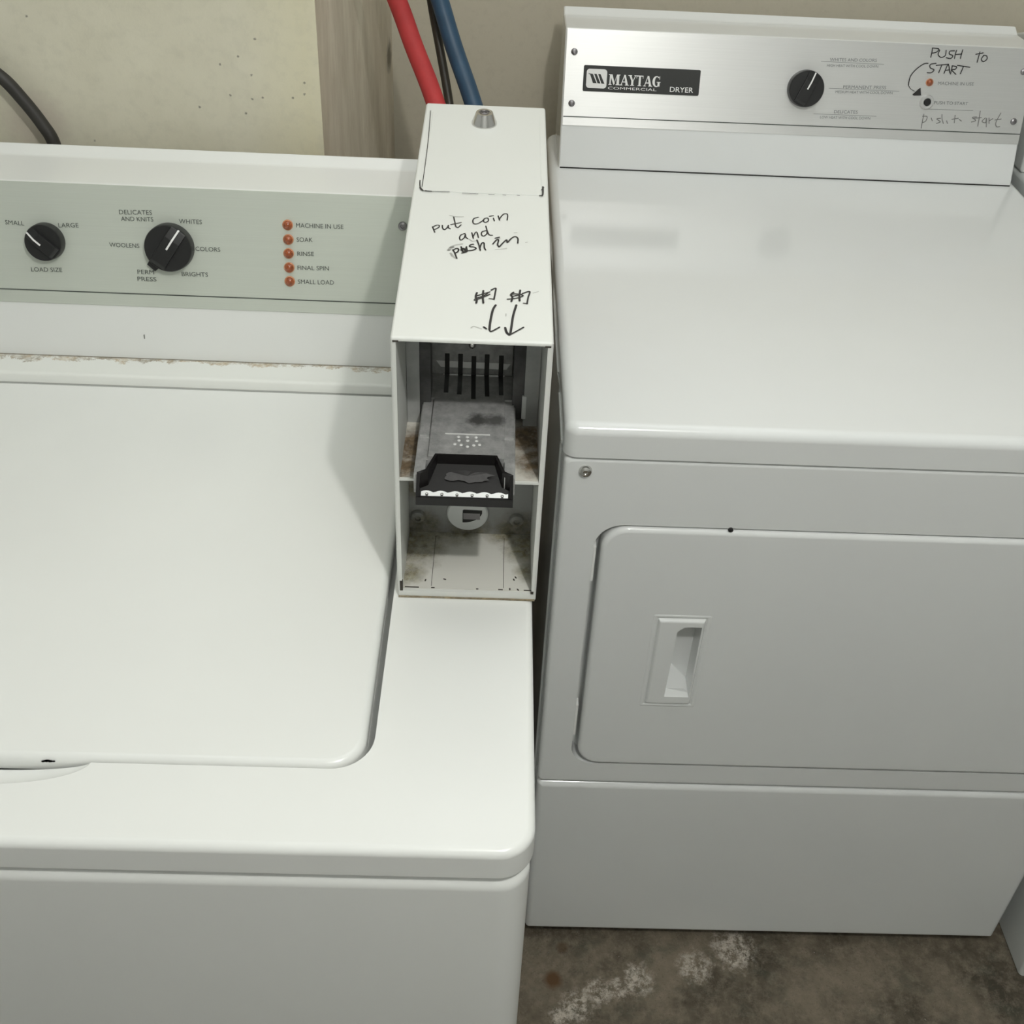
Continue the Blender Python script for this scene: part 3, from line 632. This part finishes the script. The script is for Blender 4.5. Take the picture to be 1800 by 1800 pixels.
# slide
bm = bmesh.new(); box(bm, -.1310, -.0530, -.1770, CY-.0002, SHZ+.0012, .9845, .0008)
for a in (-.1310, -.0615): box(bm, a, a+.0085, -.1965, -.1760, SHZ+.0012, .9845, .0006)
box(bm, -.1213, -.0617, -.1768, CY-.0001, .980, .9880, .0009)
for a in (-.1300, -.0620): box(bm, a, a+.008, -.147, CY-.004, .9840, .9866, .0006)
for a in (-.1310, -.0640): box(bm, a, a+.011, -.095, CY-.001, .9840, .9884, .0012)
sl = obj('coin_slide', bm, ZINC, mtr)
for k, (x, xa) in enumerate(zip(SX2, SX)):
    bm = bmesh.new(); y0 = (-.086, -.088, -.0945, -.090, -.0873)[k]
    prism(bm, [(x-.0019, y0), (x+.0019, y0), (xa+.0019, CY-.0012), (xa-.0019, CY-.0012)], Matrix.Identity(4), .98795, .98835)
    obj('slide_slot', bm, GAPM if k in (2, 3) else DARKM, sl, smooth=0)
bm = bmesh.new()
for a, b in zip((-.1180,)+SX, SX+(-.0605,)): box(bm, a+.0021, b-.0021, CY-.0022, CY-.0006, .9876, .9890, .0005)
obj('slot_highlight', bm, BRIGHTM, sl)  # pale bars painted in for the highlight along the slide's back edge
bm = bmesh.new()
for x, y in ((-.0985, -.150), (-.0915, -.150), (-.0845, -.150), (-.0980, -.155), (-.0910, -.155), (-.0840, -.155), (-.1010, -.160), (-.0960, -.161), (-.0910, -.163), (-.0860, -.161), (-.0815, -.160)):
    lathe(bm, [(.0015, -.0005), (.0013, .0004), (.0006, .0009), (.0001, .0009)], Matrix.Translation((x, y, .988)), 10)
box(bm, -.1095, -.0735, -.1465, -.1457, .9878, .9886)
obj('stamped_marks', bm, BRIGHTM, sl)
# black pull handle at the end of the slide
bm = bmesh.new()
plan = [(-.0915+s*x, y) for s, x, y in ((-1, .0374, -.2070), (1, .0374, -.2070), (1, .0370, -.1965), (1, .0305, -.1945), (1, .0242, -.1760), (-1, .0242, -.1760), (-1, .0305, -.1945), (-1, .0370, -.1965))]
def ht(x, y): return .9900 if y > -.18 else (.9885 if y > -.1955 else (.9868 if y > -.20 else .9705))
A = [bm.verts.new((x, y, .9630)) for x, y in plan]; B = [bm.verts.new((x, y, ht(x, y))) for x, y in plan]; n = len(plan)
bm.faces.new(A[::-1])
for i in range(n): bm.faces.new((A[i], A[(i+1) % n], B[(i+1) % n], B[i]))
ins = [(-.0915+(x+.0915)*.93, y+(.0022 if y < -.2 else -.0012)) for x, y in plan]
C = [bm.verts.new((x, y, ht(px_, py_)-.0002)) for (x, y), (px_, py_) in zip(ins, plan)]
D_ = [bm.verts.new((x, y, min(.981, .9790+.9*(y+.190)))) for x, y in ins]
for P_, Q_ in ((B, C), (C, D_)):
    for i in range(n): bm.faces.new((P_[i], P_[(i+1) % n], Q_[(i+1) % n], Q_[i]))
bm.faces.new(D_)
hdl = obj('handle', bm, BLACKG, sl, smooth=25)
bm = bmesh.new()
N = 36; T0 = []; T1 = []
for i in range(N+1):
    x = -.0915-.0335+.067*i/N
    T0.append((x, -.2042)); T1.append((x, -.2022+.0012*abs(math.sin(math.pi*6*i/N+.4))))
for i in range(N):
    q_ = [T0[i], T0[i+1], T1[i+1], T1[i]]
    bm.faces.new([bm.verts.new((x, y, .9700+(y+.2042)*.9)) for x, y in q_])
bmesh.ops.remove_doubles(bm, verts=bm.verts[:], dist=1e-6)
obj('scalloped_plate', bm, LOCKW, hdl, smooth=0)
for k in range(6):
    bm = bmesh.new(); lathe(bm, [(.0013, 0), (.0012, .0011), (.0005, .0016), (.0001, .0016)], Matrix.Translation((-.1205+k*.0116, -.2033, .9706)), 12); obj('stud', bm, CHROME, hdl)
bm = bmesh.new(); N = 26
Q = [(-.0900+.0190*math.cos(t)*(1+.22*random.uniform(-1, 1)), -.1900+.0036*math.sin(t)*(1+.3*random.uniform(-1, 1))) for t in [2*math.pi*i/N for i in range(N)]]
c0 = bm.verts.new((-.0900, -.1900, .9794)); V_ = [bm.verts.new((x, y, min(.9814, .9794+.9*(y+.190)))) for x, y in Q]
for i in range(N): bm.faces.new((c0, V_[i], V_[(i+1) % N]))
obj('worn_patch', bm, simple('scuffed_plastic', (.021, .019, .019), .55, var=.4, vscale=200), hdl, smooth=0)
for k, (x, z) in enumerate(((BX0+.0040, BZ-.0032), (BX1-.0040, BZ-.0034))):
    bm = bmesh.new(); box(bm, x-.0022, x+.0022, BY-.0004, BY+.003, z-.0006, z+.0008, .0003); obj('paint_chip', bm, RUST, mtr, smooth=0)
# service door and its lock on the sloping top
MTT = MT
bm = bmesh.new()
P = [(-0.1436, 0.38174), (-0.03566, 0.38472), (-0.03509, 0.2198), (-0.14191, 0.22208)]
u0, u1, v0, v1 = -.1402, -.0356, .2200, .3832
slab(bm, u0, u1, v0, v1, -.0005, .0009, .002, .0005, MT, 4, 2); sd = obj('service_door', bm, METER, mtr)
MS = at(MT, 0, 0, .0001)
bm = bmesh.new(); strokes(bm, MS, [(0.0009, [(-0.1429, 0.238), (-0.14226, 0.22883), (-0.14086, 0.22114)]), (0.0013, [(-0.14199, 0.22493), (-0.13889, 0.21949)]), (0.0013, [(-0.13729, 0.21963), (-0.13143, 0.21884)]), (0.0006, [(-0.13143, 0.21884), (-0.116, 0.21938)]), (0.0007, [(-0.10478, 0.2175), (-0.09116, 0.21711)]), (0.0006, [(-0.08188, 0.21738), (-0.07692, 0.21729)]), (0.0008, [(-0.06949, 0.21741), (-0.06701, 0.2171)]), (0.0008, [(-0.05709, 0.21794), (-0.05498, 0.2176)]), (0.0014, [(-0.03722, 0.2191), (-0.03471, 0.22034), (-0.03425, 0.23549)]), (0.0007, [(-0.03585, 0.2288), (-0.03326, 0.23426)]), (0.0006, [(-0.14255, 0.38283), (-0.14075, 0.31566), (-0.14025, 0.25848), (-0.14023, 0.22639)])], .00098); obj('chipped_edge', bm, MARKER, sd, smooth=0)
bm = bmesh.new(); lathe(bm, [(.0122, 0), (.0122, .0015), (.0085, .0105), (.0080, .0115), (.0058, .0115), (.0054, .0100), (.0002, .0100)], at(MT, (-0.08931, 0.35497)[0], (-0.08931, 0.35497)[1]+.004, .0009), 40); tl = obj('door_lock', bm, CHROME, sd)
bm = bmesh.new(); lathe(bm, [(.0042, .0098), (.0040, .0112), (.0026, .0116), (.0024, .0106), (.0001, .0106)], at(MT, (-0.08931, 0.35497)[0], (-0.08931, 0.35497)[1]+.004, .0009), 24); obj('lock_core', bm, SCREWM, tl)
bm = bmesh.new(); strokes(bm, MS, [(0.0011, [(-0.12703, 0.15931), (-0.12613, 0.1559), (-0.12459, 0.15008)]), (0.0011, [(-0.1271, 0.15831), (-0.12415, 0.16167), (-0.12177, 0.16186), (-0.12177, 0.15848), (-0.12571, 0.15407)]), (0.0011, [(-0.11901, 0.16208), (-0.11858, 0.15774), (-0.11688, 0.15514), (-0.11486, 0.15865), (-0.11399, 0.16248)]), (0.0011, [(-0.11399, 0.16248), (-0.1138, 0.15874), (-0.11227, 0.15699)]), (0.0011, [(-0.11024, 0.17675), (-0.10878, 0.1673), (-0.10774, 0.16109), (-0.10579, 0.15975), (-0.10358, 0.16419)]), (0.0011, [(-0.11209, 0.16376), (-0.10362, 0.16797)]), (0.0011, [(-0.08965, 0.17802), (-0.09309, 0.17556), (-0.09401, 0.17077), (-0.09279, 0.16668), (-0.08964, 0.16731), (-0.08585, 0.17231), (-0.08477, 0.17495)]), (0.0011, [(-0.08464, 0.17496), (-0.085, 0.17149), (-0.08336, 0.16972), (-0.08101, 0.1727), (-0.08163, 0.17713), (-0.08416, 0.17628), (-0.08476, 0.17457)]), (0.0011, [(-0.07684, 0.17752), (-0.07592, 0.17273)]), (0.0011, [(-0.08023, 0.18033), (-0.07692, 0.18163)]), (0.0011, [(-0.07288, 0.1817), (-0.07167, 0.17435)]), (0.0011, [(-0.07201, 0.17573), (-0.06892, 0.18397), (-0.06637, 0.18587), (-0.06493, 0.18364), (-0.06522, 0.17486)]), (0.0011, [(-0.09962, 0.1502), (-0.10278, 0.14786), (-0.10394, 0.14289), (-0.10273, 0.13935), (-0.1001, 0.14319), (-0.09932, 0.14875), (-0.0989, 0.1445), (-0.09713, 0.14197)]), (0.0011, [(-0.09419, 0.15198), (-0.09263, 0.1428)]), (0.0011, [(-0.0929, 0.14533), (-0.09108, 0.15271), (-0.0898, 0.15195), (-0.08851, 0.14446)]), (0.0011, [(-0.08252, 0.15623), (-0.08578, 0.15387), (-0.08609, 0.14917), (-0.08404, 0.14724), (-0.08155, 0.1526), (-0.08289, 0.16369)]), (0.0011, [(-0.08164, 0.1563), (-0.08073, 0.15229), (-0.0796, 0.14943), (-0.07709, 0.14901)]), (0.0013, [(-0.10849, 0.12366), (-0.10674, 0.11887), (-0.10473, 0.11068)]), (0.0013, [(-0.10845, 0.12284), (-0.10554, 0.12601), (-0.10381, 0.12437), (-0.10456, 0.12056), (-0.10673, 0.11864)]), (0.0015, [(-0.10197, 0.12864), (-0.10081, 0.1226), (-0.09891, 0.12087), (-0.09775, 0.12719), (-0.097, 0.12218)]), (0.0015, [(-0.10097, 0.11907), (-0.09712, 0.12194), (-0.10004, 0.12642), (-0.10189, 0.12369)]), (0.0015, [(-0.09769, 0.12897), (-0.09843, 0.12419), (-0.10117, 0.12398)]), (0.0013, [(-0.09219, 0.13356), (-0.09473, 0.13217), (-0.09495, 0.12953), (-0.09156, 0.1292), (-0.08995, 0.12695), (-0.09261, 0.12404), (-0.09637, 0.12317)]), (0.0013, [(-0.08957, 0.14037), (-0.08765, 0.13211), (-0.08638, 0.12428)]), (0.0013, [(-0.08691, 0.12778), (-0.08558, 0.13526), (-0.08375, 0.136), (-0.08319, 0.12889), (-0.08212, 0.12519)]), (0.0013, [(-0.07643, 0.13512), (-0.07334, 0.14223), (-0.07196, 0.14113), (-0.07259, 0.13446), (-0.0713, 0.13074)]), (0.0015, [(-0.07463, 0.14444), (-0.07142, 0.14615)]), (0.0013, [(-0.0713, 0.13074), (-0.06709, 0.13969), (-0.06526, 0.14249), (-0.0646, 0.13843), (-0.06155, 0.14497), (-0.05844, 0.14826), (-0.05612, 0.14539), (-0.05616, 0.13788)]), (0.0016, [(-0.08714, 0.06203), (-0.0879, 0.05672), (-0.08701, 0.0521), (-0.08727, 0.04774)]), (0.0016, [(-0.08236, 0.06522), (-0.08253, 0.05657), (-0.0819, 0.04811)]), (0.0012, [(-0.08873, 0.05219), (-0.08786, 0.05183), (-0.08054, 0.05755), (-0.07725, 0.06061)]), (0.0012, [(-0.08701, 0.05783), (-0.08235, 0.06078), (-0.07732, 0.06377)]), (0.0012, [(-0.08822, 0.05409), (-0.08171, 0.0582), (-0.07891, 0.06208)]), (0.0013, [(-0.07639, 0.06628), (-0.07295, 0.06929), (-0.07323, 0.06247), (-0.07399, 0.05382)]), (0.001, [(-0.07775, 0.0545), (-0.07365, 0.05406)]), (0.0016, [(-0.05919, 0.06451), (-0.06103, 0.06121), (-0.06001, 0.05708), (-0.06073, 0.05183)]), (0.0016, [(-0.05407, 0.06773), (-0.05464, 0.0606), (-0.05451, 0.05309)]), (0.0012, [(-0.0616, 0.06064), (-0.05744, 0.06251), (-0.05192, 0.06026), (-0.05683, 0.05657), (-0.06386, 0.05452)]), (0.0012, [(-0.06031, 0.05863), (-0.05279, 0.06231)]), (0.0013, [(-0.05232, 0.06319), (-0.04684, 0.06643), (-0.04804, 0.05791), (-0.04888, 0.04933)]), (0.001, [(-0.05163, 0.04987), (-0.04847, 0.04977)]), (0.0018, [(-0.07252, 0.04587), (-0.07466, 0.0386), (-0.07618, 0.02255), (-0.07649, 0.01376)]), (0.0013, [(-0.07649, 0.01376), (-0.07522, 0.01124), (-0.06916, 0.01714)]), (0.0015, [(-0.08073, 0.01658), (-0.07878, 0.01438)]), (0.0018, [(-0.05697, 0.04693), (-0.05928, 0.03259), (-0.06032, 0.01967), (-0.06118, 0.00946)]), (0.0018, [(-0.06503, 0.01664), (-0.06385, 0.01072), (-0.06189, 0.00779)]), (0.0013, [(-0.06189, 0.00779), (-0.05832, 0.01108), (-0.05155, 0.0181)])], .0003); obj('marker_handwriting', bm, MARKER, hs, smooth=0)
for S_ in [(0.0018, [(-0.11084, 0.12797), (-0.107, 0.13123), (-0.10126, 0.1337)]), (0.003, [(-0.11182, 0.12317), (-0.10989, 0.12745), (-0.1087, 0.12813)]), (0.0022, [(-0.11007, 0.11862), (-0.10803, 0.11413), (-0.10612, 0.11196)]), (0.0012, [(-0.09569, 0.14171), (-0.09311, 0.13865), (-0.08914, 0.14065)]), (0.001, [(-0.11402, 0.17966), (-0.1085, 0.17779), (-0.10212, 0.17805)]), (0.001, [(-0.09003, 0.0153), (-0.08787, 0.01738), (-0.08222, 0.01435)]), (0.001, [(-0.06468, 0.03524), (-0.06476, 0.03222)]), (0.0008, [(-0.04405, 0.06503), (-0.03994, 0.06745)]), (0.0008, [(-0.07431, 0.1272), (-0.06941, 0.12816), (-0.06512, 0.12967)]), (0.0012, [(-0.0734, 0.14526), (-0.07089, 0.14424)]), (0.001, [(-0.0497, 0.13982), (-0.04815, 0.14054)]), (0.001, [(-0.0591, 0.15473), (-0.05691, 0.15515)])]:
    bm = bmesh.new(); strokes(bm, MS, [S_], .0001); obj('rubbed_mark', bm, SMUDGE, hs, smooth=0)

# ================================================================ hoses and cables
bm = bmesh.new(); tube(bm, [(-.265, .47, 1.32)]+[(-0.202, 0.46, 1.1782), (-0.1772, 0.44, 1.1218), (-0.1538, 0.41, 1.0767), (-0.125, 0.37, 1.0079)]+[(-.10, .352, .93), (-.09, .345, .80)], .0112); tag(obj('water_hose', bm, REDH), 'red rubber water hose hanging behind the coin box', 'hose')
bm = bmesh.new(); tube(bm, [(-.195, .49, 1.30)]+[(-0.1526, 0.47, 1.178), (-0.1316, 0.45, 1.1209), (-0.1092, 0.42, 1.072), (-0.0819, 0.38, 1.0058)]+[(-.06, .355, .93), (-.05, .345, .80)], .0105); tag(obj('water_hose', bm, BLUEH), 'dark blue rubber water hose hanging behind the coin box', 'hose')
bm = bmesh.new(); tube(bm, [(-.180, .51, 1.30)]+[(-0.1618, 0.49, 1.1729), (-0.1493, 0.47, 1.1145), (-0.1375, 0.44, 1.0676), (-0.1229, 0.4, 0.9962)]+[(-.115, .365, .93), (-.11, .350, .80)], .0052); tag(obj('cable', bm, BRNH), 'thin dark brown cable between the red and blue hoses', 'cable')
bm = bmesh.new(); tube(bm, [(-.78, .342, 1.17)]+[(-0.6526, 0.346, 1.1158), (-0.6208, 0.346, 1.0965), (-0.6017, 0.346, 1.0719), (-0.5854, 0.345, 1.0448), (-0.5765, 0.344, 1.022), (-0.5741, 0.343, 0.9718)]+[(-.56, .345, .90), (-.56, .345, .80)], .0072); tag(obj('power_cord', bm, BLKH), 'thick black cord against the cream wall above the washer', 'cord')

# ================================================================ the machine beyond the dryer
nb = thing('laundry_machine', 'white laundry machine at the right edge, only its grey side showing', 'laundry machine', (1.04, .4, 0))
NX = .7085
bm = bmesh.new(); slab(bm, NX, NX+.66, -.045, .86, .003, .872, .006, .004, UP); obj('cabinet', bm, NWHITE, nb)
bm = bmesh.new(); slab(bm, NX-.012, NX+.67, -.050, .86, .8725, .905, .014, .008, UP); obj('top_panel', bm, NWHITE, nb)
bm = bmesh.new()
prism(bm, [(.690, .9052), (.706, .99), (.735, 1.062), (.80, 1.078), (.845, 1.064), (.855, 1.04), (.855, .9052)], Matrix(((0, 0, 1, 0), (1, 0, 0, 0), (0, 1, 0, 0), (0, 0, 0, 1))), NX-.011, NX+.66, .004, 3)
obj('console', bm, NWHITE, nb)

# flat faces keep flat shading beside their rolled edges
for o in list(sc.objects):
    if o.type == 'MESH' and len(o.data.polygons) and o.data.polygons[0].use_smooth:
        md = o.modifiers.new('weighted_normal', 'WEIGHTED_NORMAL'); md.keep_sharp = True; md.weight = 100; md.mode = 'FACE_AREA'
